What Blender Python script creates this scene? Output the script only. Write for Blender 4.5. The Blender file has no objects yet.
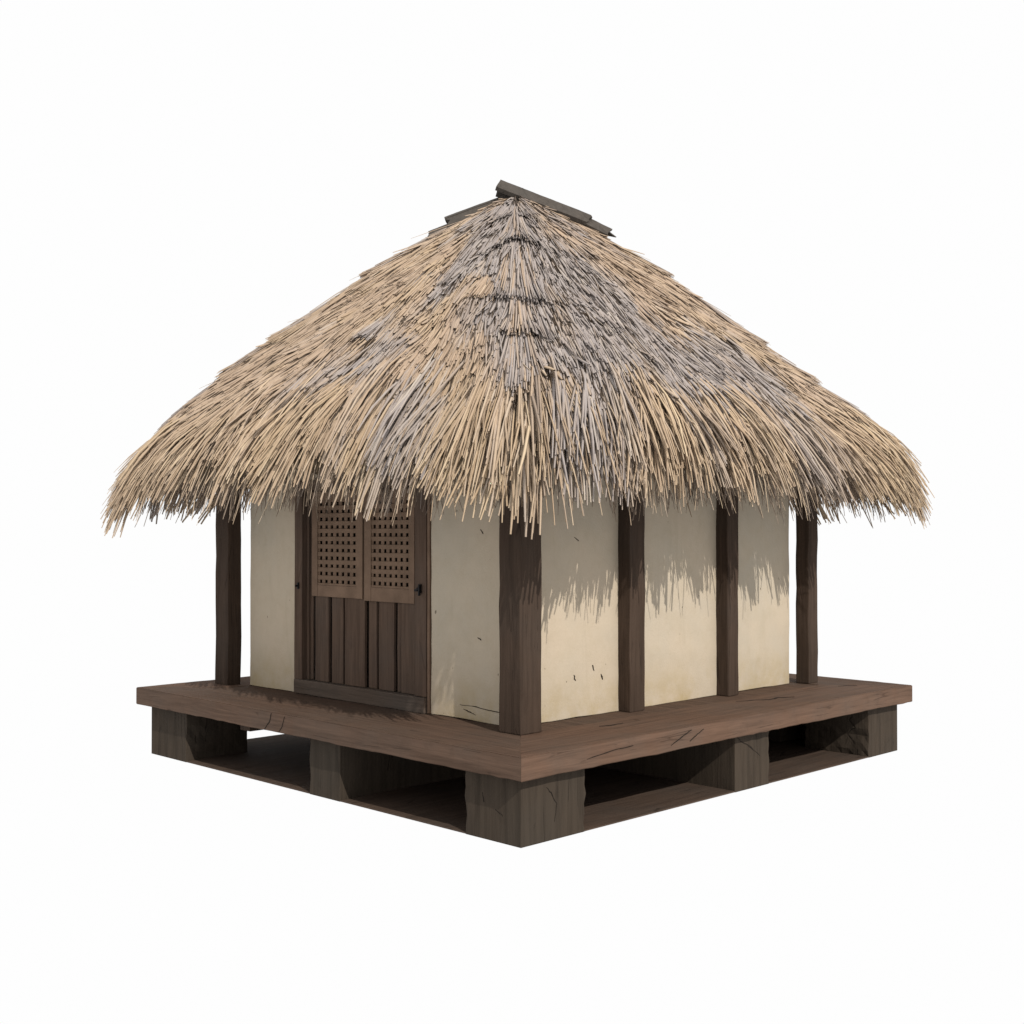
import bpy, bmesh, math, random
import numpy as np
from mathutils import Vector, noise, Matrix
random.seed(7); rng = np.random.default_rng(11)
sc = bpy.context.scene
C = sc.collection

# ---------------------------------------------------------------- materials
def nodes(name):
    m = bpy.data.materials.new(name); m.use_nodes = True
    nt = m.node_tree; b = nt.nodes['Principled BSDF']
    return m, nt, b
def N(nt, t, **kw):
    n = nt.nodes.new(t)
    for k, v in kw.items():
        if k in n.inputs: n.inputs[k].default_value = v
        else: setattr(n, k, v)
    return n
def ramp(nt, src, stops):
    r = nt.nodes.new('ShaderNodeValToRGB'); e = r.color_ramp.elements
    while len(e) < len(stops): e.new(0.5)
    for i, (p, c) in enumerate(stops):
        e[i].position = p; e[i].color = (c[0], c[1], c[2], 1) if hasattr(c, '__len__') else (c, c, c, 1)
    nt.links.new(src, r.inputs[0]); return r.outputs[0]
def mix(nt, fac, a, b, mode='MIX'):
    m = nt.nodes.new('ShaderNodeMix'); m.data_type = 'RGBA'; m.blend_type = mode
    for s, v in ((m.inputs[0], fac), (m.inputs[6], a), (m.inputs[7], b)):
        if isinstance(v, (int, float)): s.default_value = v
        elif isinstance(v, (tuple, list)): s.default_value = (*v[:3], 1)
        else: nt.links.new(v, s)
    return m.outputs[2]
def coords(nt, scale):
    tc = nt.nodes.new('ShaderNodeTexCoord'); mp = nt.nodes.new('ShaderNodeMapping')
    mp.inputs['Scale'].default_value = scale
    nt.links.new(tc.outputs['Object'], mp.inputs[0]); return mp.outputs[0]
def tex(nt, vec, scale, detail=4, rough=.55, dist=0.0):
    n = N(nt, 'ShaderNodeTexNoise'); n.inputs['Scale'].default_value = scale
    n.inputs['Detail'].default_value = detail; n.inputs['Roughness'].default_value = rough
    n.inputs['Distortion'].default_value = dist
    nt.links.new(vec, n.inputs['Vector']); return n.outputs['Fac']

def wood(name, base, axis, worn=(0.5, 0.47, 0.43), wornamt=.35, grain=1.0, crack=.5):
    """weathered timber, grain runs along axis"""
    m, nt, b = nodes(name)
    s = [9.0, 9.0, 9.0]; s['xyz'.index(axis)] = .55
    s2 = [26.0, 26.0, 26.0]; s2['xyz'.index(axis)] = .9
    g = tex(nt, coords(nt, s), 2.2, 6, .6, .6)
    fine = tex(nt, coords(nt, s2), 3.0, 4, .6, .2)
    blot = tex(nt, coords(nt, (1, 1, 1)), 1.6, 5, .6)
    blot2 = tex(nt, coords(nt, (1, 1, 1)), 6.5, 5, .65, .5)
    B = Vector(base)
    c = ramp(nt, g, [(.28, B * .62), (.5, B), (.75, B * 1.25)])
    c = mix(nt, ramp(nt, fine, [(.35, .0), (.8, .45 * grain)]), c, tuple(B * .55))
    w = (worn[0] * sum(base) / 1.45, worn[1] * sum(base) / 1.45, worn[2] * sum(base) / 1.45)
    c = mix(nt, ramp(nt, blot, [(.42, .0), (.68, wornamt)]), c, w)
    c = mix(nt, ramp(nt, blot2, [(.55, 0.0), (.75, .35)]), c, tuple(B * .6))
    # long drying checks
    s3 = [14.0, 14.0, 14.0]; s3['xyz'.index(axis)] = .8
    v = N(nt, 'ShaderNodeTexVoronoi', feature='DISTANCE_TO_EDGE'); v.inputs['Scale'].default_value = .62
    nt.links.new(coords(nt, s3), v.inputs['Vector'])
    ck = ramp(nt, v.outputs['Distance'], [(0.0, crack), (.02, 0.0)])
    msk = ramp(nt, tex(nt, coords(nt, (1, 1, 1)), 3.1, 3), [(.54, 0.0), (.6, 1.0)])
    ckm = mix(nt, 1.0, ck, msk, 'MULTIPLY')
    c = mix(nt, ckm, c, tuple(B * .15))
    nt.links.new(c, b.inputs['Base Color'])
    b.inputs['Roughness'].default_value = .88; b.inputs['Specular IOR Level'].default_value = .07
    bp = N(nt, 'ShaderNodeBump'); bp.inputs['Strength'].default_value = .55; bp.inputs['Distance'].default_value = .012
    h = mix(nt, .5, fine, g); h = mix(nt, 1.0, h, ckm, 'SUBTRACT')
    nt.links.new(h, bp.inputs['Height']); nt.links.new(bp.outputs[0], b.inputs['Normal'])
    return m

def plaster():
    m, nt, b = nodes('clay_plaster')
    A = (.445, .376, .288)
    n1 = tex(nt, coords(nt, (1, 1, 1)), 1.1, 5, .6)
    n2 = tex(nt, coords(nt, (1, 1, 1)), 7, 6, .65)
    n3 = tex(nt, coords(nt, (1, 1, 1)), 70, 4, .6)
    c = ramp(nt, n1, [(.3, (.405, .355, .282)), (.55, A), (.8, (.46, .378, .285))])
    c = mix(nt, ramp(nt, n2, [(.45, 0.0), (.8, .32)]), c, (.34, .28, .19))
    c = mix(nt, ramp(nt, tex(nt, coords(nt, (3, 3, .6)), 2.2, 5, .7, .8), [(.54, 0.0), (.74, .2)]), c, (.30, .255, .18))
    # yellow-brown splash stains along the foot of the wall
    tc = nt.nodes.new('ShaderNodeTexCoord'); sp = nt.nodes.new('ShaderNodeSeparateXYZ')
    nt.links.new(tc.outputs['Object'], sp.inputs[0])
    mr = N(nt, 'ShaderNodeMapRange'); mr.inputs['From Min'].default_value = .6; mr.inputs['From Max'].default_value = 1.0
    mr.inputs['To Min'].default_value = 1; mr.inputs['To Max'].default_value = 0
    nt.links.new(sp.outputs[2], mr.inputs[0])
    st = mix(nt, 1.0, mr.outputs[0], ramp(nt, tex(nt, coords(nt, (1, 1, 1)), 2.7, 5, .7), [(.42, 0.0), (.68, .8)]), 'MULTIPLY')
    c = mix(nt, st, c, (.35, .27, .14))
    # small pits
    pit = ramp(nt, tex(nt, coords(nt, (1, 1, .55)), 21, 2, .5), [(.745, 0.0), (.765, .75)])
    c = mix(nt, pit, c, (.10, .08, .055))
    nt.links.new(c, b.inputs['Base Color'])
    b.inputs['Roughness'].default_value = .93; b.inputs['Specular IOR Level'].default_value = .15
    bp = N(nt, 'ShaderNodeBump'); bp.inputs['Strength'].default_value = .5; bp.inputs['Distance'].default_value = .01
    h = mix(nt, .4, n2, n3); h = mix(nt, 1.0, h, pit, 'SUBTRACT')
    nt.links.new(h, bp.inputs['Height']); nt.links.new(bp.outputs[0], b.inputs['Normal'])
    return m

def straw_mat():
    m, nt, b = nodes('dry_straw')
    a = N(nt, 'ShaderNodeAttribute', attribute_name='tint')
    sp = nt.nodes.new('ShaderNodeSeparateColor'); nt.links.new(a.outputs['Color'], sp.inputs[0])
    tan = ramp(nt, sp.outputs[0], [(0, (.17, .12, .088)), (.2, (.30, .225, .163)), (.5, (.37, .277, .202)), (.8, (.43, .328, .238)), (1, (.54, .43, .315))])
    gry = ramp(nt, sp.outputs[0], [(0, (.14, .12, .11)), (.3, (.255, .225, .215)), (.65, (.32, .285, .27)), (1, (.43, .38, .33))])
    gold = ramp(nt, sp.outputs[0], [(0, (.19, .125, .075)), (.2, (.31, .222, .138)), (.5, (.40, .295, .188)), (1, (.53, .42, .28))])
    c = mix(nt, sp.outputs[2], tan, gold)
    c = mix(nt, sp.outputs[1], c, gry)
    c = mix(nt, a.outputs['Alpha'], (.045, .032, .022), c)  # low alpha gives the near-black of the painted gap shade
    c = mix(nt, ramp(nt, tex(nt, coords(nt, (1, 1, 1)), 30, 3), [(.45, 0.0), (.8, .22)]), c, (.16, .11, .07))
    nt.links.new(c, b.inputs['Base Color'])
    b.inputs['Roughness'].default_value = .8; b.inputs['Specular IOR Level'].default_value = .12
    return m

def plain(name, col, rough=.8, metal=0.0, var=.4, scale=8):
    m, nt, b = nodes(name)
    B = Vector(col)
    c = ramp(nt, tex(nt, coords(nt, (1, 1, 1)), scale, 5, .6), [(.3, B * (1 - var)), (.7, B * (1 + var))])
    nt.links.new(c, b.inputs['Base Color']); b.inputs['Roughness'].default_value = rough; b.inputs['Metallic'].default_value = metal
    b.inputs['Specular IOR Level'].default_value = .1
    bp = N(nt, 'ShaderNodeBump'); bp.inputs['Strength'].default_value = .5; bp.inputs['Distance'].default_value = .01
    nt.links.new(tex(nt, coords(nt, (1, 1, 1)), scale * 5, 5, .7), bp.inputs['Height']); nt.links.new(bp.outputs[0], b.inputs['Normal'])
    return m

BR = (.110, .078, .062)
M = dict(
    post=wood('post_timber', (.056, .038, .028), 'z', worn=(.50, .44, .38), wornamt=.3),
    beamx=wood('deck_timber_lengthwise', (.094, .060, .043), 'x', worn=(.5, .45, .39), wornamt=.3, crack=.4),  # darker than the crosswise timber: weaker sun on the front put into colour
    beamy=wood('deck_timber_crosswise', (.112, .068, .047), 'y', worn=(.5, .45, .39), wornamt=.3, crack=.4),
    door=wood('door_timber', (.100, .066, .048), 'z', worn=(.5, .45, .40), wornamt=.35, crack=.3),
    rail=wood('rail_timber', (.100, .074, .058), 'x', worn=(.5, .46, .42), wornamt=.4, crack=.3),
    lattice=plain('lattice_wood', (.16, .105, .072), var=.22, scale=5),
    block=wood('pier_timber', (.046, .035, .026), 'z', worn=(.52, .45, .37), wornamt=.4, grain=.4, crack=.6),
    floor=wood('base_timber', (.070, .048, .036), 'y', wornamt=.3),
    ridge=wood('ridge_timber', (.075, .064, .055), 'z', wornamt=.5),
    plaster=plaster(), straw=straw_mat(),
    core=plain('packed_thatch', (.105, .075, .045), var=.5, scale=25),  # much darker than the straw: shade in the gaps put into its colour
    iron=plain('black_iron', (.018, .017, .018), rough=.5, metal=.6, var=.3, scale=30),
    crack=plain('crack_dark', (.018, .014, .011), rough=.95, var=.3),
)

# ---------------------------------------------------------------- objects
def link(name, bm, mat, parent=None, smooth=False):
    me = bpy.data.meshes.new(name); bm.normal_update(); bm.to_mesh(me); bm.free()
    me.materials.append(mat)
    if smooth:
        for p in me.polygons: p.use_smooth = True
    o = bpy.data.objects.new(name, me); C.objects.link(o)
    if parent: o.parent = parent
    return o
def box(bm, x0, x1, y0, y1, z0, z1, bev=.008, wob=0.0, seg=.22, seed=0, taper=None):
    """bevelled timber; wob = hand-hewn waviness in metres"""
    t = bmesh.new()
    r = bmesh.ops.create_cube(t, size=1)
    for v in t.verts:
        v.co = Vector(((x0 + x1) / 2 + v.co.x * (x1 - x0), (y0 + y1) / 2 + v.co.y * (y1 - y0), (z0 + z1) / 2 + v.co.z * (z1 - z0)))
    if bev: bmesh.ops.bevel(t, geom=t.edges[:], offset=bev, segments=2, profile=.6, affect='EDGES')
    if wob:
        for ax in range(3):
            lo, hi = (x0, y0, z0)[ax], (x1, y1, z1)[ax]
            n = int((hi - lo) / seg)
            for k in range(1, n + 1):
                co = Vector((0, 0, 0)); co[ax] = lo + (hi - lo) * k / (n + 1)
                no = Vector((0, 0, 0)); no[ax] = 1
                bmesh.ops.bisect_plane(t, geom=t.verts[:] + t.edges[:] + t.faces[:], plane_co=co, plane_no=no)
        for v in t.verts:
            v.co += noise.noise_vector(v.co * 3.1 + Vector((seed, seed * 2.3, 7))) * wob + noise.noise_vector(v.co * 11 + Vector((seed, 3, 1))) * wob * .5
    off = len(bm.verts)
    vs = [bm.verts.new(v.co) for v in t.verts]
    t.verts.index_update()
    for f in t.faces: bm.faces.new([vs[v.index] for v in f.verts])
    t.free()
def part(name, mat, parent, *boxes, **kw):
    bm = bmesh.new()
    for b in boxes: box(bm, *b, **kw)
    return link(name, bm, mat, parent)

hut = bpy.data.objects.new('thatched_hut', None); C.objects.link(hut)
hut['label'] = 'small square hut with shaggy straw thatch, cream clay walls and timber posts on raised deck'
hut['category'] = 'hut'

X0, X1, Y0, Y1 = -2.5, 2.5, -2.5, 2.73       # deck plan
ZT, TH = .613, .155
FW, RW, LW, BW = -1.67, 1.62, -1.89, 2.02    # wall planes: front, right, left, back

# ---- base slab, piers, deck
part('base_slab', M['floor'], hut, (X0 + .104, X1 - .104, Y0 + .104, Y1 - .104, .002, .012), bev=.001)
def pier(x0, x1, y0, y1, seed, jag):
    bm = bmesh.new(); box(bm, x0, x1, y0, y1, 0, ZT - TH - .004, bev=.006, wob=.0001, seg=.07, seed=seed)
    for v in bm.verts:       # eroded on the inner edges only, the outer corners stay square
        for ax, side in jag:
            lo, hi = ((x0, x1), (y0, y1))[ax]
            e = hi if side > 0 else lo
            d = abs(v.co[ax] - e)
            if d < .12:
                w = (1 - d / .12)
                v.co[ax] += side * w * (.028 * noise.noise(Vector((seed, v.co.z * 9, 0))) + .016 * noise.noise(Vector((seed, v.co.z * 26, v.co[1 - ax] * 8))) - .012)
    return link('pier', bm, M['block'], hut)
a0, a1, b0, b1 = X0 + .1, X1 - .1, Y0 + .1, Y1 - .1
pier(a0, -1.77, b0, -1.76, 1, [(0, 1)])
pier(.069, .468, b0, 1.85, 2, [(0, -1)])
pier(1.86, a1, b0, -1.764, 3, [(0, -1), (1, 1)])
pier(.48, a1, 0, .493, 4, [(1, 1)])
pier(1.74, a1, 2.081, b1, 5, [(1, -1)])
pier(a0, -1.77, 2.0, b1, 6, [(0, 1)])
pier(-.1, .35, 1.9, b1, 7, [(0, 1)])
pier(a0, -1.75, .1, .5, 8, [(1, 1)])
pier(.80, 1.42, 2.2, b1, 9, [(0, 1)])
part('underdeck_light_block', M['floor'], hut, (a0 + .03, a1 - .6, b1 - .06, b1 - .02, .013, ZT - TH - .006), bev=.003)  # unseen board added to keep light out from under the deck
part('underdeck_light_block', M['floor'], hut, (a0 + .02, a0 + .06, .52, b1 - .7, .013, ZT - TH - .006), bev=.003)  # second added light blocker, along the left side
part('light_block_joist', M['floor'], hut, (-1.3, -1.15, b0 + .25, b1 - .25, ZT - TH - .14, ZT - TH - .006), bev=.004)  # unseen joist, added to cut light rising under the deck

def prism(bm, poly, z0, z1):
    lo = [bm.verts.new((x, y, z0)) for x, y in poly]; hi = [bm.verts.new((x, y, z1)) for x, y in poly]
    n = len(poly)
    bm.faces.new(lo[::-1]); bm.faces.new(hi)
    for i in range(n): bm.faces.new((lo[i], lo[(i + 1) % n], hi[(i + 1) % n], hi[i]))
def deck_beam(poly, mat, ax, seed):
    bm = bmesh.new(); prism(bm, poly, ZT - TH, ZT)
    bmesh.ops.bevel(bm, geom=[e for e in bm.edges if abs((e.verts[0].co - e.verts[1].co).normalized()[ax]) > .9], offset=.005, segments=2, affect='EDGES')
    lo = -2.5; hi = 2.73
    for k in range(1, 60):
        co = Vector((0, 0, 0)); co[ax] = lo + (hi - lo) * k / 60; no = Vector((0, 0, 0)); no[ax] = 1
        bmesh.ops.bisect_plane(bm, geom=bm.verts[:] + bm.edges[:] + bm.faces[:], plane_co=co, plane_no=no)
    for v in bm.verts:
        a = v.co[ax]
        zz = noise.noise(Vector((a * 2.2, seed, 0))) * .005 + noise.noise(Vector((a * 12, seed, 5))) * .0035
        if v.co.z < ZT - TH / 2: v.co.z += zz * 1.6
        else: v.co.z += zz * .5
        v.co[1 - ax] += noise.noise(Vector((a * 5, seed, 9))) * .005 * max(0.0, min(1.0, (2.45 - abs(a)) / .3))
    return link('deck_beam', bm, mat, hut)
w = .62; g = .0004
deck_beam([(X0, Y0), (X1 - g, Y0), (X1 - w - g, Y0 + w), (X0 + w + g, Y0 + w)], M['beamx'], 0, 1)
deck_beam([(X1, Y0 + g), (X1, Y1 - g), (X1 - w, Y1 - w - g), (X1 - w, Y0 + w + g)], M['beamy'], 1, 2)
deck_beam([(X1 - g, Y1), (X0 + g, Y1), (X0 + w + g, Y1 - w), (X1 - w - g, Y1 - w)], M['beamx'], 0, 3)
deck_beam([(X0, Y1 - g), (X0, Y0 + g), (X0 + w, Y0 + w + g), (X0 + w, Y1 - w - g)], M['beamy'], 1, 4)
bd = []
for k in range(16):
    yy0 = Y0 + w + .004 + k * (Y1 - Y0 - 2 * w - .008) / 16
    bd.append((X0 + w + .004, X1 - w - .004, yy0, yy0 + (Y1 - Y0 - 2 * w - .008) / 16 - .004, ZT - .06, ZT - .003))
part('floor_boards', M['beamx'], hut, *bd, bev=.003)

# ---- posts
PT = 2.72
def post(x0, x1, y0, y1, seed):
    part('post', M['post'], hut, (x0, x1, y0, y1, ZT - .001, PT), bev=.009, wob=.0075, seg=.16, seed=seed)
post(1.697, 1.91, -1.91, -1.692, 1)          # near corner
post(-2.231, -2.012, -1.835, -1.69, 2)       # left corner
post(1.632, 1.773, 2.112, 2.275, 3)          # right corner
post(1.60, 1.742, -.493, -.302, 4)
post(1.60, 1.742, .844, 1.008, 5)
post(-2.2, -2.0, 2.11, 2.3, 6)
post(-1.99, -1.86, -.4, -.2, 7); post(-1.99, -1.86, .9, 1.1, 8)
post(-.95, -.77, 1.98, 2.12, 9); post(.4, .58, 1.98, 2.12, 10)

# ---- clay walls
WT = 2.85
def wall(x0, x1, y0, y1, z0=ZT + .001, z1=WT, seed=0):
    bm = bmesh.new(); box(bm, x0, x1, y0, y1, z0, z1, bev=.006, wob=.006, seg=.14, seed=seed)
    return link('wall', bm, M['plaster'], hut, smooth=False)
DL, DR = -1.135, .683
wall(LW, DL, FW, FW + .12, seed=1)
wall(DR, RW - .003, FW, FW + .12, seed=2)
wall(DL + .003, DR - .003, FW + .004, FW + .11, z0=2.5, seed=3)
wall(RW - .12, RW, FW + .124, BW, seed=4)
wall(LW + .003, LW + .12, FW + .124, BW, seed=5)
wall(LW + .124, RW - .124, BW - .12, BW - .003, seed=6)

# ---- door frame + door
part('door_frame', M['door'], hut,
     (DL, DL + .115, FW - .03, FW + .10, ZT + .13, 2.5),
     (DL + .118, DL + .15, FW + .02, FW + .10, ZT + .13, 2.44),
     (.50, .640, FW - .018, FW + .10, ZT + .13, 2.5),
     (DL + .118, .497, FW - .02, FW + .10, 2.42, 2.5), bev=.005, wob=.003, seg=.3, seed=3)
part('door_trim', M['lattice'], hut, (.648, .676, FW - .012, FW + .09, ZT + .002, 2.5), bev=.003, wob=.002)
part('door_sill', M['rail'], hut, (DL, .640, FW - .036, FW + .10, ZT + .001, ZT + .127), bev=.008, wob=.005, seg=.2, seed=5)

door = bpy.data.objects.new('door', None); C.objects.link(door); door.parent = hut
# lower boards of unequal width (measured along the facade)
edges = [(-.875, -.685), (-.645, -.483), (-.445, -.172), (-.132, -.028), (.008, .205), (.238, .282), (.300, .497)]
bds = []
for i, (u0, u1) in enumerate(edges):
    y = FW + (.012, .018, .008, .02, .014, .024, .010)[i]
    bds.append((u0, u1, y, y + .03, ZT + .131, 1.60))
part('door_boards', M['door'], door, *bds, bev=.006, wob=.003, seg=.2, seed=8)
part('door_gap_shade', M['crack'], door, (-1.0, .495, FW + .055, FW + .075, ZT + .131, 1.60), bev=0)  # near-black sheet: shade in the gaps between door boards, as colour
part('door_stile', M['door'], door, (-.985, -.945, FW + .04, FW + .054, ZT + .131, 2.41), bev=.003)
# two framed lattice shutters
def lattice_panel(x0, x1, z0, z1, y, ncol, ol, orr, ob):
    bm = bmesh.new(); t = .035
    ix0, ix1, iz0, iz1 = x0 + ol, x1 - orr, z0 + ob, z1 - .07
    box(bm, x0, ix0, y, y + t, z0, z1, bev=.004); box(bm, ix1, x1, y, y + t, z0, z1, bev=.004)
    box(bm, ix0 + .001, ix1 - .001, y + .002, y + t, z0, iz0, bev=.004); box(bm, ix0 + .001, ix1 - .001, y + .002, y + t, iz1, z1, bev=.004)
    p = link('lattice_frame', bm, M['lattice'], door)
    bm = bmesh.new(); px = (ix1 - ix0) / ncol; bw = px * .54
    nr = int((iz1 - iz0) / .063); pz = (iz1 - iz0) / nr
    for k in range(ncol + 1):
        cx = ix0 + px * k
        a, b = max(cx - bw / 2, ix0 + .001), min(cx + bw / 2, ix1 - .001)
        box(bm, a, b, y + .012, y + .020, iz0 + .001, iz1 - .001, bev=0)
    for k in range(nr + 1):
        cz = iz0 + pz * k + random.uniform(-.002, .002); hh = pz * .27
        box(bm, ix0 + .0015, ix1 - .0015, y + .006, y + .0115, max(cz - hh, iz0 + .001), min(cz + hh, iz1 - .001), bev=0)
    link('lattice', bm, M['lattice'], door)
lattice_panel(-.90, -.185, 1.487, 2.40, FW - .010, 7, .08, .085, .10)
lattice_panel(-.155, .490, 1.475, 2.40, FW - .014, 7, .09, .065, .115)
# iron fittings
def latch(x, z, s, y, hook):
    bm = bmesh.new()
    box(bm, x - .018 * s, x + .018 * s, y - .012, y, z - .045 * s, z + .045 * s, bev=.003)
    bmesh.ops.create_cone(bm, cap_ends=True, segments=12, radius1=.016 * s, radius2=.012 * s, depth=.028,
                          matrix=Matrix.Translation((x, y - .022, z)) @ Matrix.Rotation(math.pi / 2, 4, 'X'))
    if hook:
        box(bm, x - .045, x - .010, y - .030, y - .014, z - .022, z - .004, bev=.003)
        box(bm, x + .008, x + .022, y - .034, y - .016, z - .055, z + .03, bev=.003)
    link('latch', bm, M['iron'], door)
latch(-1.07, 1.572, .62, FW - .032, False)
latch(.575, 1.60, .8, FW - .020, True)

# ---- cracks and chips: jagged open splits in timber and clay
def crack(plane, c, pts, parent=hut, name='crack'):
    """pts: (a, z, halfwidth) along a face; plane 'x' = face looking +x at x=c, 'y' = face looking -y at y=c, 'z' = top"""
    bm = bmesh.new(); L = []; R = []
    P = []
    for i in range(len(pts) - 1):
        for k in range(4):
            f = k / 4; P.append([pts[i][j] * (1 - f) + pts[i + 1][j] * f for j in range(3)])
    P.append(list(pts[-1]))
    for i, (a, z, h) in enumerate(P):
        a += random.uniform(-1, 1) * h * .8; z += random.uniform(-1, 1) * h * .8
        n = P[min(i + 1, len(P) - 1)]; q = P[max(i - 1, 0)]
        d = Vector((n[0] - q[0], n[1] - q[1])); d.normalize(); s = Vector((-d.y, d.x))
        h *= random.uniform(.3, .9)
        for lst, sg in ((L, 1), (R, -1)):
            u, v = a + s.x * h * sg, z + s.y * h * sg
            co = {'x': (c, u, v), 'y': (u, c, v), 'z': (u, v, c)}[plane]
            lst.append(bm.verts.new(co))
    for i in range(len(L) - 1):
        bm.faces.new((L[i], L[i + 1], R[i + 1], R[i]))
    bmesh.ops.recalc_face_normals(bm, faces=bm.faces[:])
    r = bmesh.ops.extrude_face_region(bm, geom=bm.faces[:])
    d = {'x': Vector((-.006, 0, 0)), 'y': Vector((0, .006, 0)), 'z': Vector((0, 0, -.006))}[plane]
    bmesh.ops.translate(bm, verts=[g for g in r['geom'] if isinstance(g, bmesh.types.BMVert)], vec=d)
    return link(name, bm, M['crack'], parent)
# pier splits
crack('x', a1 + .0015, [(.02, .44, .004), (.10, .385, .009), (.22, .33, .008), (.34, .25, .003)])
crack('x', a1 + .0015, [(-2.16, .36, .003), (-2.10, .30, .007), (-2.06, .24, .004), (-2.08, .12, .002)])
crack('y', b0 - .0015, [(2.04, .31, .003), (2.05, .25, .006)])
crack('y', b0 - .0015, [(2.16, .215, .003), (2.21, .20, .007), (2.235, .18, .002)])
# deck splits and scarf joint
crack('y', Y0 - .004, [(-.30, ZT - .01, .004), (-.33, ZT - .08, .006), (-.40, ZT - .15, .003)])
crack('y', Y0 - .004, [(-.12, ZT - .02, .002), (-.15, ZT - .1, .004), (-.20, ZT - .15, .002)])
crack('x', X1 + .004, [(-1.87, .52, .002), (-1.6, .548, .004), (-1.38, .553, .002)])
crack('x', X1 + .004, [(-.95, .50, .002), (-.82, .548, .006), (-.70, .585, .002)])
crack('x', X1 + .004, [(-.72, .505, .002), (-.62, .548, .005), (-.55, .575, .002)])
crack('z', ZT + .003, [(1.98, .62, .003), (2.05, .80, .018), (2.12, .92, .010), (2.10, 1.10, .022), (2.17, 1.22, .003)])
crack('z', ZT + .003, [(2.06, 2.15, .003), (2.10, 2.25, .012), (2.16, 2.32, .003)])
crack('z', ZT + .003, [(2.03, -1.2, .003), (2.06, -1.1, .012), (2.05, -.95, .003)])
# clay chips
for a, z in ((-1.02, .925), (-.80, .985), (-.70, .905), (-.40, .86)):
    crack('x', RW + .005, [(a - .008, z + .022, .002), (a, z, .008), (a + .012, z - .025, .002)], name='chip')
crack('x', RW + .005, [(-1.02, 2.01, .002), (-.97, 1.985, .005)], name='chip')
crack('y', FW - .005, [(1.02, .72, .002), (1.2, .722, .004), (1.45, .705, .003), (1.62, .71, .002)])
crack('y', FW - .005, [(1.06, .69, .002), (1.14, .675, .007), (1.2, .66, .002)], name='chip')
crack('y', FW - .005, [(1.25, 2.07, .002), (1.28, 2.04, .006)], name='chip')
crack('y', FW - .005, [(1.22, 1.25, .002), (1.26, 1.235, .005)], name='chip')

# ---------------------------------------------------------------- thatch
CX, CY = -.07, .05
PEX = 15.0
prof = np.array([(0.0, 5.22), (.25, 5.07), (.6, 4.80), (1.19, 4.32), (1.98, 3.60), (2.45, 3.14), (2.72, 2.83), (2.83, 2.63), (2.90, 2.42), (2.96, 2.18), (3.04, 1.7)])
# dense arclength table with smoothing
tt = np.linspace(0, 1, 400); cl = np.r_[0, np.cumsum(np.hypot(np.diff(prof[:, 0]), np.diff(prof[:, 1])))]
ls = tt * cl[-1]; pr = np.interp(ls, cl, prof[:, 0]) * (1 - .045 * np.clip(ls / 1.5, 0, 1) - .02 * np.clip((ls - 3.2) / .6, 0, 1)); pz = np.interp(ls, cl, prof[:, 1])
k = np.ones(15) / 15
pr = np.convolve(np.pad(pr, 7, 'edge'), k, 'valid'); pz = np.convolve(np.pad(pz, 7, 'edge'), k, 'valid')
LE = np.interp(2.62, -pz[::1] * -1 if False else pz[::-1], ls[::-1])    # arclength where the eave turns down
def surf(phi, l):
    """point on the thatch at plan angle phi and arclength l, vectorised"""
    r = np.interp(l, ls, pr); z = np.interp(l, ls, pz)
    pex = 4.0 + (PEX - 4.0) * np.clip(r / 1.2, 0, 1)
    gg = 1 / (np.abs(np.cos(phi)) ** pex + np.abs(np.sin(phi)) ** pex) ** (1 / pex)
    # corners droop and reach slightly, faces sag a little
    wav = .025 * np.sin(phi * 9 + l * 2) + .02 * np.sin(phi * 17 - l * 3.1)
    return np.stack([CX + r * gg * np.cos(phi), CY + r * gg * np.sin(phi), z + wav * np.clip(l / 2, 0, 1)], -1)
def normal(phi, l):
    e = 1e-3
    a = surf(phi + e, l) - surf(phi - e, l); b = surf(phi, l + e) - surf(phi, np.maximum(l - e, 0))
    n = np.cross(a, b); n /= np.linalg.norm(n, axis=-1, keepdims=True) + 1e-12
    c = surf(phi, l) - np.array([CX, CY, 2.0])
    n *= np.sign((n * c).sum(-1, keepdims=True)); return n

# packed core with its underside
bm = bmesh.new(); NP = 96; rings = []
core_ls = list(np.linspace(.12, LE - .03, 26))
ph = np.linspace(-math.pi, math.pi, NP, endpoint=False)
for l in core_ls:
    p = surf(ph, np.full(NP, l)) - normal(ph, np.full(NP, l)) * .06
    rings.append([bm.verts.new(q) for q in p])
for (r, z) in ((2.5, 2.52), (2.25, 2.62), (1.9, 2.78), (.6, 2.80)):
    gg = 1 / (np.abs(np.cos(ph)) ** 8 + np.abs(np.sin(ph)) ** 8) ** (1 / 8)
    rings.append([bm.verts.new((CX + r * g_ * math.cos(a), CY + r * g_ * math.sin(a), z + .03 * math.sin(a * 23))) for a, g_ in zip(ph, gg)])
for a, b in zip(rings, rings[1:]):
    for i in range(NP): bm.faces.new((a[i], b[i], b[(i + 1) % NP], a[(i + 1) % NP]))
bm.faces.new(rings[0]); bm.faces.new(rings[-1][::-1])
bmesh.ops.recalc_face_normals(bm, faces=bm.faces[:])
core_me = bpy.data.meshes.new('core_tmp'); bm.to_mesh(core_me); bm.free()
core_v = np.empty(len(core_me.vertices) * 3); core_me.vertices.foreach_get('co', core_v); core_v = core_v.reshape(-1, 3)
core_f = [tuple(p.vertices) for p in core_me.polygons]

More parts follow.
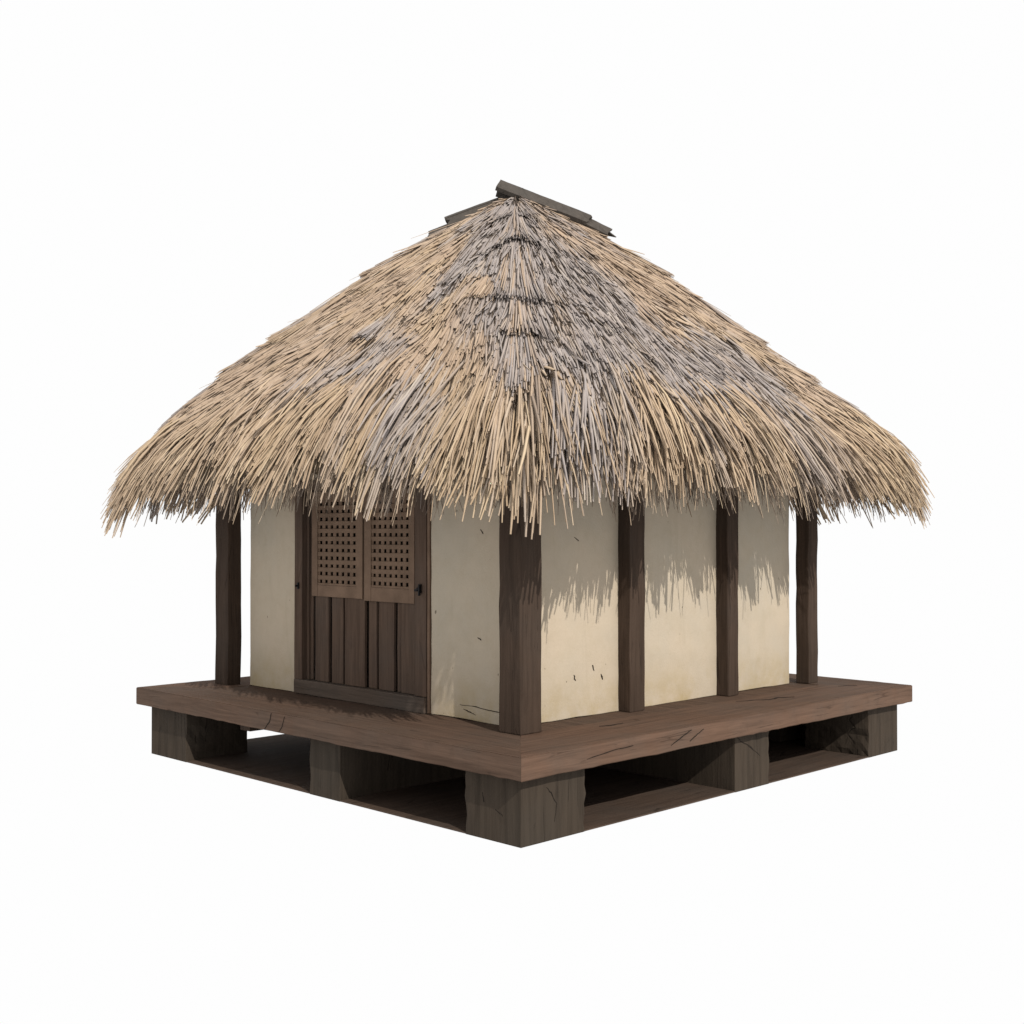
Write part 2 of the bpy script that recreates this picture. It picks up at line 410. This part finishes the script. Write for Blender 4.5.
def vnoise(x, y, seed):
    """smooth 2-D value noise"""
    r = np.random.default_rng(seed).random((64, 64))
    xi = np.floor(x).astype(int); yi = np.floor(y).astype(int); fx = x - xi; fy = y - yi
    fx = fx * fx * (3 - 2 * fx); fy = fy * fy * (3 - 2 * fy)
    g_ = lambda a, b: r[a % 64, b % 64]
    return (g_(xi, yi) * (1 - fx) + g_(xi + 1, yi) * fx) * (1 - fy) + (g_(xi, yi + 1) * (1 - fx) + g_(xi + 1, yi + 1) * fx) * fy
def angd(a, b): return (a - b + math.pi) % (2 * math.pi) - math.pi

S = dict(phi=[], l=[], L=[], off=[], lift=[], lat=[], w=[], gray=[], val=[], curl=[], dark=[])
def add(phi, l, L, off, lift, lat, w, gray, val, curl=None, dark=0.0):
    n = len(phi)
    for k_, v in dict(phi=phi, l=l, L=L, off=off, lift=lift, lat=lat, w=w, gray=gray, val=val, curl=(np.zeros(n) if curl is None else curl), dark=dark).items():
        S[k_].append(np.broadcast_to(np.asarray(v, float), (n,)))
D = math.radians
FH = -math.pi / 4
def grayness(phi, l):
    d = np.degrees(angd(phi, FH))
    g_ = np.zeros_like(phi)
    def blob(dc, lc, ds, lsz, amt):
        nonlocal g_
        g_ = g_ + amt * np.exp(-((d - dc) / ds) ** 2 - ((l - lc) / lsz) ** 2)
    blob(0, .5, 60, .55, .75); blob(-8, 1.2, 22, .45, .8); blob(10, 1.5, 25, .5, .5); blob(0, 2.2, 5, .8, .8)
    blob(22, 2.0, 13, .7, .85); blob(13, 2.9, 9, .5, .8); blob(40, 2.6, 12, .5, .8); blob(33, 3.1, 7, .4, .6); blob(-22, 1.7, 8, .3, .8)
    blob(-33, 2.6, 16, .35, .65); blob(-24, 3.3, 9, .35, .6); blob(-50, 3.2, 14, .3, .5); blob(62, 2.2, 14, .9, .5)
    blob(-13, 3.75, 4, .35, 1.0); blob(10, 3.6, 6, .4, .9); blob(-40, 2.0, 10, .2, .5); blob(75, 3, 12, .6, .4)
    far = np.abs(d) > 95
    n = vnoise(phi * 3.5 + 9, l * 1.8, 3) * .6 + vnoise(phi * 9, l * 3.5 + 5, 4) * .4
    g_ = np.where(far, g_ + (n > .55) * .6, g_)
    g_ = g_ + (n - .42) * 1.1
    g_ = np.clip((g_ - .25) / .5, 0, 1)
    return g_ * g_ * (3 - 2 * g_)
def circ(phi, l):
    r = np.interp(l, ls, pr); g_ = 1 / (np.abs(np.cos(phi)) ** PEX + np.abs(np.sin(phi)) ** PEX) ** (1 / PEX)
    return np.maximum(r * g_, .05)

# body: density proportional to area
def scatter(n, top=.02, bottom=.15):
    l = np.sqrt(rng.random(n)) * (LE - bottom) + top
    u = rng.random(n) * 4
    return FH + np.floor(u) * math.pi / 2 + np.arctan((u % 1) * 2 - 1) + math.pi / 4, l
n = 36000
ph_, l = scatter(n)
L_ = rng.uniform(.16, .40, n) * np.clip(.35 + l / 1.6, .4, 1)
L_ = np.minimum(L_, np.maximum(LE - .20 + .22 * (vnoise(ph_ * 14, l * 0 + 2, 31) - .5) + rng.normal(0, .07, n) - l, .08))
dirn = (vnoise(ph_ * 7, l * 3, 8) - .5) * .34
add(ph_, l, L_, rng.uniform(-.030, .004, n), rng.gamma(1.3, .009, n) + .003, dirn + rng.normal(0, .04, n), rng.uniform(.022, .048, n) * np.clip(.6 + l / 5, .6, 1),
    grayness(ph_, l), np.clip(rng.normal(.52, .08, n) + (vnoise(ph_ * 11, l * 4, 6) - .5) * .5, 0, 1), rng.normal(0, .004, n))
n = 10000
ph_, l = scatter(n)
L_ = rng.uniform(.2, .45, n) * np.clip(.35 + l / 1.6, .4, 1)
L_ = np.minimum(L_, np.maximum(LE - .18 + rng.normal(0, .1, n) - l, .08))
add(ph_, l, L_, rng.uniform(-.012, .010, n), rng.gamma(1.5, .010, n) + .004, (vnoise(ph_ * 7, l * 3, 8) - .5) * .34 + rng.normal(0, .06, n), rng.uniform(.013, .023, n),
    grayness(ph_, l), np.clip(rng.normal(.58, .11, n), 0, 1), rng.normal(0, .004, n))
# near-black slivers: shade in the gaps between straws, put into colour
n = 15000
ph_, l = scatter(n)
keep = (vnoise(ph_ * 16, l * 6, 51) + rng.normal(0, .15, n) + .25 * (grayness(ph_, l) - .3)) > .45
ph_, l = ph_[keep], l[keep]; n = len(l)
add(ph_, l, rng.uniform(.06, .20, n), rng.uniform(.000, .014, n), rng.uniform(.0, .016, n), (vnoise(ph_ * 7, l * 3, 8) - .5) * .34 + rng.normal(0, .07, n),
    rng.uniform(.007, .014, n), .5, .1, dark=rng.uniform(.65, 1, n))
n = 420  # longer near-black slivers that paint shaded slits on the slopes
ph_, l = scatter(n, 1.0, 1.1)
add(ph_, l, rng.uniform(.2, .42, n), .012, .01, (vnoise(ph_ * 7, l * 3, 8) - .5) * .34 + rng.normal(0, .05, n), rng.uniform(.012, .022, n), .5, .1, dark=1.0)
# loose lifted strands that break up the surface
n = 1100
l = np.sqrt(rng.random(n)) * (LE - .2) + .1
u = rng.random(n) * 4; ph_ = FH + np.floor(u) * math.pi / 2 + np.arctan((u % 1) * 2 - 1) + math.pi / 4
add(ph_, l, rng.uniform(.2, .5, n), .005, rng.gamma(2.2, .012, n) + .01, rng.normal(0, .12, n), rng.uniform(.007, .011, n),
    grayness(ph_, l) * .7, rng.uniform(.3, 1, n), rng.normal(0, .01, n))

# ragged course edges: short raised rows whose tips end together and shade the thatch below
def course(phc, ltip, halfang, thick, n, L0=.34, slope=0.0, fan=0.0):
    a = rng.uniform(-1, 1, n); ph_ = phc + a * halfang
    tip = ltip + slope * a + rng.normal(0, .018, n) - .05 * a * a + (vnoise(a * 6, a * 0 + ltip * 5, 12) - .5) * .08
    L_ = L0 * rng.uniform(.8, 1.2, n); taper = np.clip(1.15 - np.abs(a), .15, 1)
    add(ph_, tip - L_, L_, rng.uniform(-.02, .0, n), thick * taper * rng.uniform(.55, 1.1, n), fan * a + rng.normal(0, .04, n),
        rng.uniform(.012, .021, n), np.clip(grayness(ph_, tip) + 0.0, 0, 1), np.clip(rng.normal(.55, .2, n), 0, 1), 0)
for hip in range(4):
    hc = FH + hip * math.pi / 2
    for (lt, ha, n_, th) in ((.75, .40, 160, .05), (1.38, .25, 210, .07), (2.28, .22, 260, .08), (2.78, .075, 120, .08), (3.45, .10, 120, .06)):
        course(hc + rng.normal(0, .01), lt + rng.normal(0, .02), ha, th, n_, L0=min(.42, lt * .5), fan=.15)
# rolled straw strip down each hip, laid in overlapping lengths
for hip in range(4):
    hc = FH + hip * math.pi / 2
    for lt, hw, n_, gr in ((1.38, .06, 40, .9), (2.28, .085, 60, .75), (2.78, .055, 40, .5), (3.45, .085, 70, .9)):
        a = rng.uniform(-1, 1, n_); L_ = rng.uniform(.55, .75, n_)
        L_ = np.minimum(L_, lt * .6)
        tip = lt + rng.normal(0, .035, n_) - (rng.random(n_) < .3) * rng.uniform(0, .25, n_) - .10 * a * a + .08 * (rng.random() - .5) * a
        add(hc + a * hw / (tip * .95), tip - L_, L_, .002 + .012 * (1 - np.abs(a)), rng.uniform(.02, .055, n_), a * .05 + rng.normal(0, .035, n_), rng.uniform(.016, .028, n_),
            np.clip(gr - (rng.random(n_) < .25) * .6, 0, 1), np.clip(rng.normal(.55, .12, n_), 0, 1))
for k_ in range(70):
    lt = float(np.sqrt(rng.random()) * 2.7 + .6)
    course(rng.uniform(-math.pi, math.pi), lt, rng.uniform(.1, .3) / max(lt * .7, .5), rng.uniform(.025, .05), int(rng.uniform(50, 120)), slope=rng.normal(0, .08))
course(D(-90), 2.5, .09, .07, 150, slope=-.04); course(D(-17), 2.9, .07, .06, 130, slope=.15)

# eave fringe: locks of straw that bunch together with ragged tips
for layer, (nl, dlt, dn) in enumerate(((220, -.17, 19), (190, .03, 12))):
    for k_ in range(nl):
        u = (k_ + rng.random()) / nl * 4
        phc = FH + math.floor(u) * math.pi / 2 + math.atan((u % 1) * 2 - 1) + math.pi / 4
        dh = abs(((phc - FH + math.pi / 4) % (math.pi / 2)) - math.pi / 4)
        hipw = math.exp(-(dh / .22) ** 2)
        m = int(rng.uniform(.75, 1.25) * dn)
        a = rng.uniform(-1.5, 1.5, m) * .025
        deg_ = math.degrees(phc)
        reach = LE + dlt + ((.26 + .12 * rng.random()) if -38 < deg_ < 50 else (.10 + .34 * rng.random() ** 1.2)) + .20 * hipw + (.12 if -38 < deg_ < 50 else .42) * (float(vnoise(np.array([phc * 10]), np.array([.5]), 21)[0]) - .5)
        reach += -.55 * math.exp(-((deg_ + 53.7) / 2.3) ** 2) + .12 * math.exp(-((deg_ + 48.5) / 2.5) ** 2)
        L_ = rng.uniform(.5, .95, m)
        tip = reach - np.abs(rng.normal(0, .10, m)) - (rng.random(m) < .25) * rng.uniform(0, .25, m)
        fanl = (float(vnoise(np.array([phc * 11]), np.array([layer + .5]), 33)[0]) - .5) * .75 + rng.normal(0, .05)
        g0 = grayness(np.full(m, phc), np.full(m, LE - .35)) * (.95 if layer == 0 else .8)
        add(phc + a, tip - L_, L_, rng.uniform(-.05, .012, m), rng.uniform(.02, .10, m) + (rng.random(m) < .3) * rng.uniform(.02, .11, m), fanl + rng.normal(0, .028, m) - a * 2.4,
            rng.uniform(.017, .031, m), g0, np.clip(rng.normal(.60, .12, m) + rng.normal(0, .10), 0, 1), rng.normal(0, .008, m))
n = 3600     # near-black slivers: shade between the locks painted in
ph_ = rng.uniform(-math.pi, math.pi, n)
add(ph_, LE - .75 + rng.uniform(0, .6, n), rng.uniform(.12, .35, n), rng.uniform(.0, .02, n), rng.uniform(.0, .03, n), rng.normal(0, .1, n), rng.uniform(.007, .013, n), .5, .1, dark=rng.uniform(.7, 1, n))
# single long stragglers
n = 420
ph_ = rng.uniform(-math.pi, math.pi, n)
add(ph_, LE - .30 + rng.uniform(0, .2, n), rng.uniform(.45, .66, n), rng.uniform(-.05, .0, n), rng.uniform(-.01, .05, n), rng.normal(0, .15, n),
    rng.uniform(.0075, .011, n), .1, rng.uniform(.5, 1, n), rng.normal(0, .02, n))
n = 900
ph_ = FH + rng.integers(0, 4, n) * math.pi / 2 + rng.normal(0, .12, n)
L_ = rng.uniform(.45, .75, n)
add(ph_, LE - .55 + rng.uniform(0, .4, n), L_, rng.uniform(-.02, .01, n), rng.uniform(.04, .16, n), rng.normal(0, .08, n), rng.uniform(.010, .017, n), .1, rng.uniform(.2, .9, n))
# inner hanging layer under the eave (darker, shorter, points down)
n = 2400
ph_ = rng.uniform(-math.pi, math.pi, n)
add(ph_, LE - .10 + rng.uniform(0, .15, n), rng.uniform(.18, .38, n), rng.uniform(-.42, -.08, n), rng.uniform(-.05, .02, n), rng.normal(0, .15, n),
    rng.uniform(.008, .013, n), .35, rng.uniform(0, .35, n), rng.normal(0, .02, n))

for k_ in S: S[k_] = np.concatenate(S[k_])
n = len(S['phi']); K = 4
st = np.linspace(0, 1, K)
P = np.empty((n, K, 3)); Nn = np.empty((n, K, 3))
R_ = circ(S['phi'], S['l'] + S['L'] * .5)
for i, s_ in enumerate(st):
    li = np.clip(S['l'] + S['L'] * s_, .01, ls[-1])
    dphi = (S['lat'] * S['L'] * s_ + S['curl'] * math.sin(s_ * 3.1)) / np.maximum(R_, .25)
    ph_i = S['phi'] + dphi
    nn = normal(ph_i, li)
    P[:, i] = surf(ph_i, li) + nn * (S['off'] + S['lift'] * s_)[:, None]
    Nn[:, i] = nn
T = np.gradient(P, axis=1); T /= np.linalg.norm(T, axis=-1, keepdims=True) + 1e-9
Sd = np.cross(T, Nn); Sd /= np.linalg.norm(Sd, axis=-1, keepdims=True) + 1e-9
Up = np.cross(Sd, T)
wid = (S['w'][:, None] * np.array([.9, 1.0, .95, .55])[None])[..., None] * .5
V = np.stack([P + Sd * wid - Up * wid * .35, P - Sd * wid - Up * wid * .35, P + Up * wid * .45], axis=2)   # n,K,3corner,3
V = V.reshape(-1, 3)
base = (np.arange(n) * K * 3)[:, None]
quads = []
for i in range(K - 1):
    for c in range(3):
        d = (c + 1) % 3
        quads.append(np.stack([base[:, 0] + i * 3 + c, base[:, 0] + i * 3 + d, base[:, 0] + (i + 1) * 3 + d, base[:, 0] + (i + 1) * 3 + c], -1))
quads = np.stack(quads, 1).reshape(-1, 4)
me = bpy.data.meshes.new('thatch_roof')
cv = len(V); V = np.vstack([V, core_v])
loops = quads.reshape(-1).tolist(); starts = list(range(0, len(loops), 4)); tot = [4] * (len(loops) // 4)
for f in core_f:
    starts.append(len(loops)); tot.append(len(f)); loops.extend(i + cv for i in f)
me.vertices.add(len(V)); me.vertices.foreach_set('co', V.astype(np.float32).ravel())
me.loops.add(len(loops)); me.loops.foreach_set('vertex_index', np.array(loops, dtype=np.int32))
me.polygons.add(len(starts)); me.polygons.foreach_set('loop_start', np.array(starts, dtype=np.int32))
mi = np.zeros(len(starts), dtype=np.int32); mi[len(quads):] = 1
me.materials.append(M['straw']); me.materials.append(M['core'])
me.polygons.foreach_set('material_index', mi)
me.update(calc_edges=True)
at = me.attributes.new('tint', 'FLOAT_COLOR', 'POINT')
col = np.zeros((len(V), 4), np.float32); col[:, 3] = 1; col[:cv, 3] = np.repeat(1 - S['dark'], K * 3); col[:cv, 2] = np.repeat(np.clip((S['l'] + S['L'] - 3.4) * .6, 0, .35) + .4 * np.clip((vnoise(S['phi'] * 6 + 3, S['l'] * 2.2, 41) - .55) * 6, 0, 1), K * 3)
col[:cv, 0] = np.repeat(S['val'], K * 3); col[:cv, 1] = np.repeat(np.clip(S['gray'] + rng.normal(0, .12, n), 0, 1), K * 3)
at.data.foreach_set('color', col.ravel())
roof = bpy.data.objects.new('thatch_roof', me); C.objects.link(roof); roof.parent = hut
bpy.data.meshes.remove(core_me)

# ridge boards: inverted-V caps laid down the left and right hips, crossing at the peak
ax_ = Vector((1, 1, 0)).normalized(); fr = Vector((1, -1, 0)).normalized(); c0 = Vector((0, .12, 0))
def ridge_board(s0, z0, s1, z1, width, thick, roll, side, ragged, seed):
    """plank from (s0,z0) to (s1,z1) in the plane across the view, leaning to its side"""
    A = c0 + ax_ * s0 + Vector((0, 0, z0)); B = c0 + ax_ * s1 + Vector((0, 0, z1))
    d = (B - A).normalized(); up = (Vector((0, 0, 1)) - d * d.z).normalized()
    lean = (fr * side * math.cos(roll) - up * math.sin(roll)); nrm = d.cross(lean).normalized()
    if nrm.z < 0: nrm = -nrm
    bm = bmesh.new(); nw = 5; nl_ = 14; grid = {}
    for j in range(nw + 1):
        for i in range(nl_ + 1):
            f = i / nl_; ext = 0
            q = A + (B - A) * f + lean * (width * j / nw)
            if i == nl_: q += d * (ragged * noise.noise(Vector((j * 1.7, seed, 0))) * 2)
            q += noise.noise_vector(q * 6 + Vector((seed, 0, 0))) * .006
            for s in (0, 1): grid[i, j, s] = bm.verts.new(q - nrm * thick * s)
    for i in range(nl_):
        for j in range(nw):
            bm.faces.new([grid[i, j, 0], grid[i + 1, j, 0], grid[i + 1, j + 1, 0], grid[i, j + 1, 0]])
            bm.faces.new([grid[i, j, 1], grid[i, j + 1, 1], grid[i + 1, j + 1, 1], grid[i + 1, j, 1]])
        for j in (0, nw): bm.faces.new([grid[i, j, 0], grid[i + 1, j, 0], grid[i + 1, j, 1], grid[i, j, 1]])
    for j in range(nw):
        for i in (0, nl_): bm.faces.new([grid[i, j, 0], grid[i, j + 1, 0], grid[i, j + 1, 1], grid[i, j, 1]])
    bmesh.ops.recalc_face_normals(bm, faces=bm.faces[:])
    return link('ridge_board', bm, M['ridge'], roof)
for side in (1, -1):
    ridge_board(-.25, 5.355, .60, 5.02, .17, .04, D(40), side, .03, 1 + side)
    ridge_board(.45, 5.06, .80, 4.885, .15, .014, D(38), side, .10, 4 + side)
    ridge_board(-.04, 5.275, -.78, 5.0, .19, .035, D(50), side, .03, 7 + side)
    ridge_board(-.60, 5.0, -.93, 4.865, .10, .012, D(42), side, .05, 11 + side)

# ---------------------------------------------------------------- light, world, camera
w_ = bpy.data.worlds.new('World'); sc.world = w_; w_.use_nodes = True
bg = w_.node_tree.nodes['Background']; bg.inputs[0].default_value = (1, 1, 1, 1); bg.inputs[1].default_value = .99
sd = Vector((1, -.32, .79)).normalized()
sl = bpy.data.lights.new('sun', 'SUN'); sl.energy = 3.7; sl.angle = D(.5); sl.color = (1, .95, .88)
so = bpy.data.objects.new('sun', sl); C.objects.link(so); so.location = sd * 20
so.rotation_euler = sd.to_track_quat('Z', 'Y').to_euler()

cam = bpy.data.cameras.new('camera'); co = bpy.data.objects.new('camera', cam); C.objects.link(co)
yaw, pitch = 2.35644960, .0146619963
fw = Vector((math.cos(yaw) * math.cos(pitch), math.sin(yaw) * math.cos(pitch), math.sin(pitch)))
co.location = (8.0392354, -8.11824307, 2.06686154)
co.rotation_euler = fw.to_track_quat('-Z', 'Y').to_euler()
cam.sensor_width = 36; cam.lens = 1232.17753 * 36 / 1024; cam.clip_end = 200
sc.camera = co
sc.view_settings.view_transform = 'Standard'; sc.view_settings.look = 'None'
sc.view_settings.exposure = 0; sc.view_settings.gamma = 1; sc.view_settings.use_curve_mapping = False
sc.render.engine = 'CYCLES'
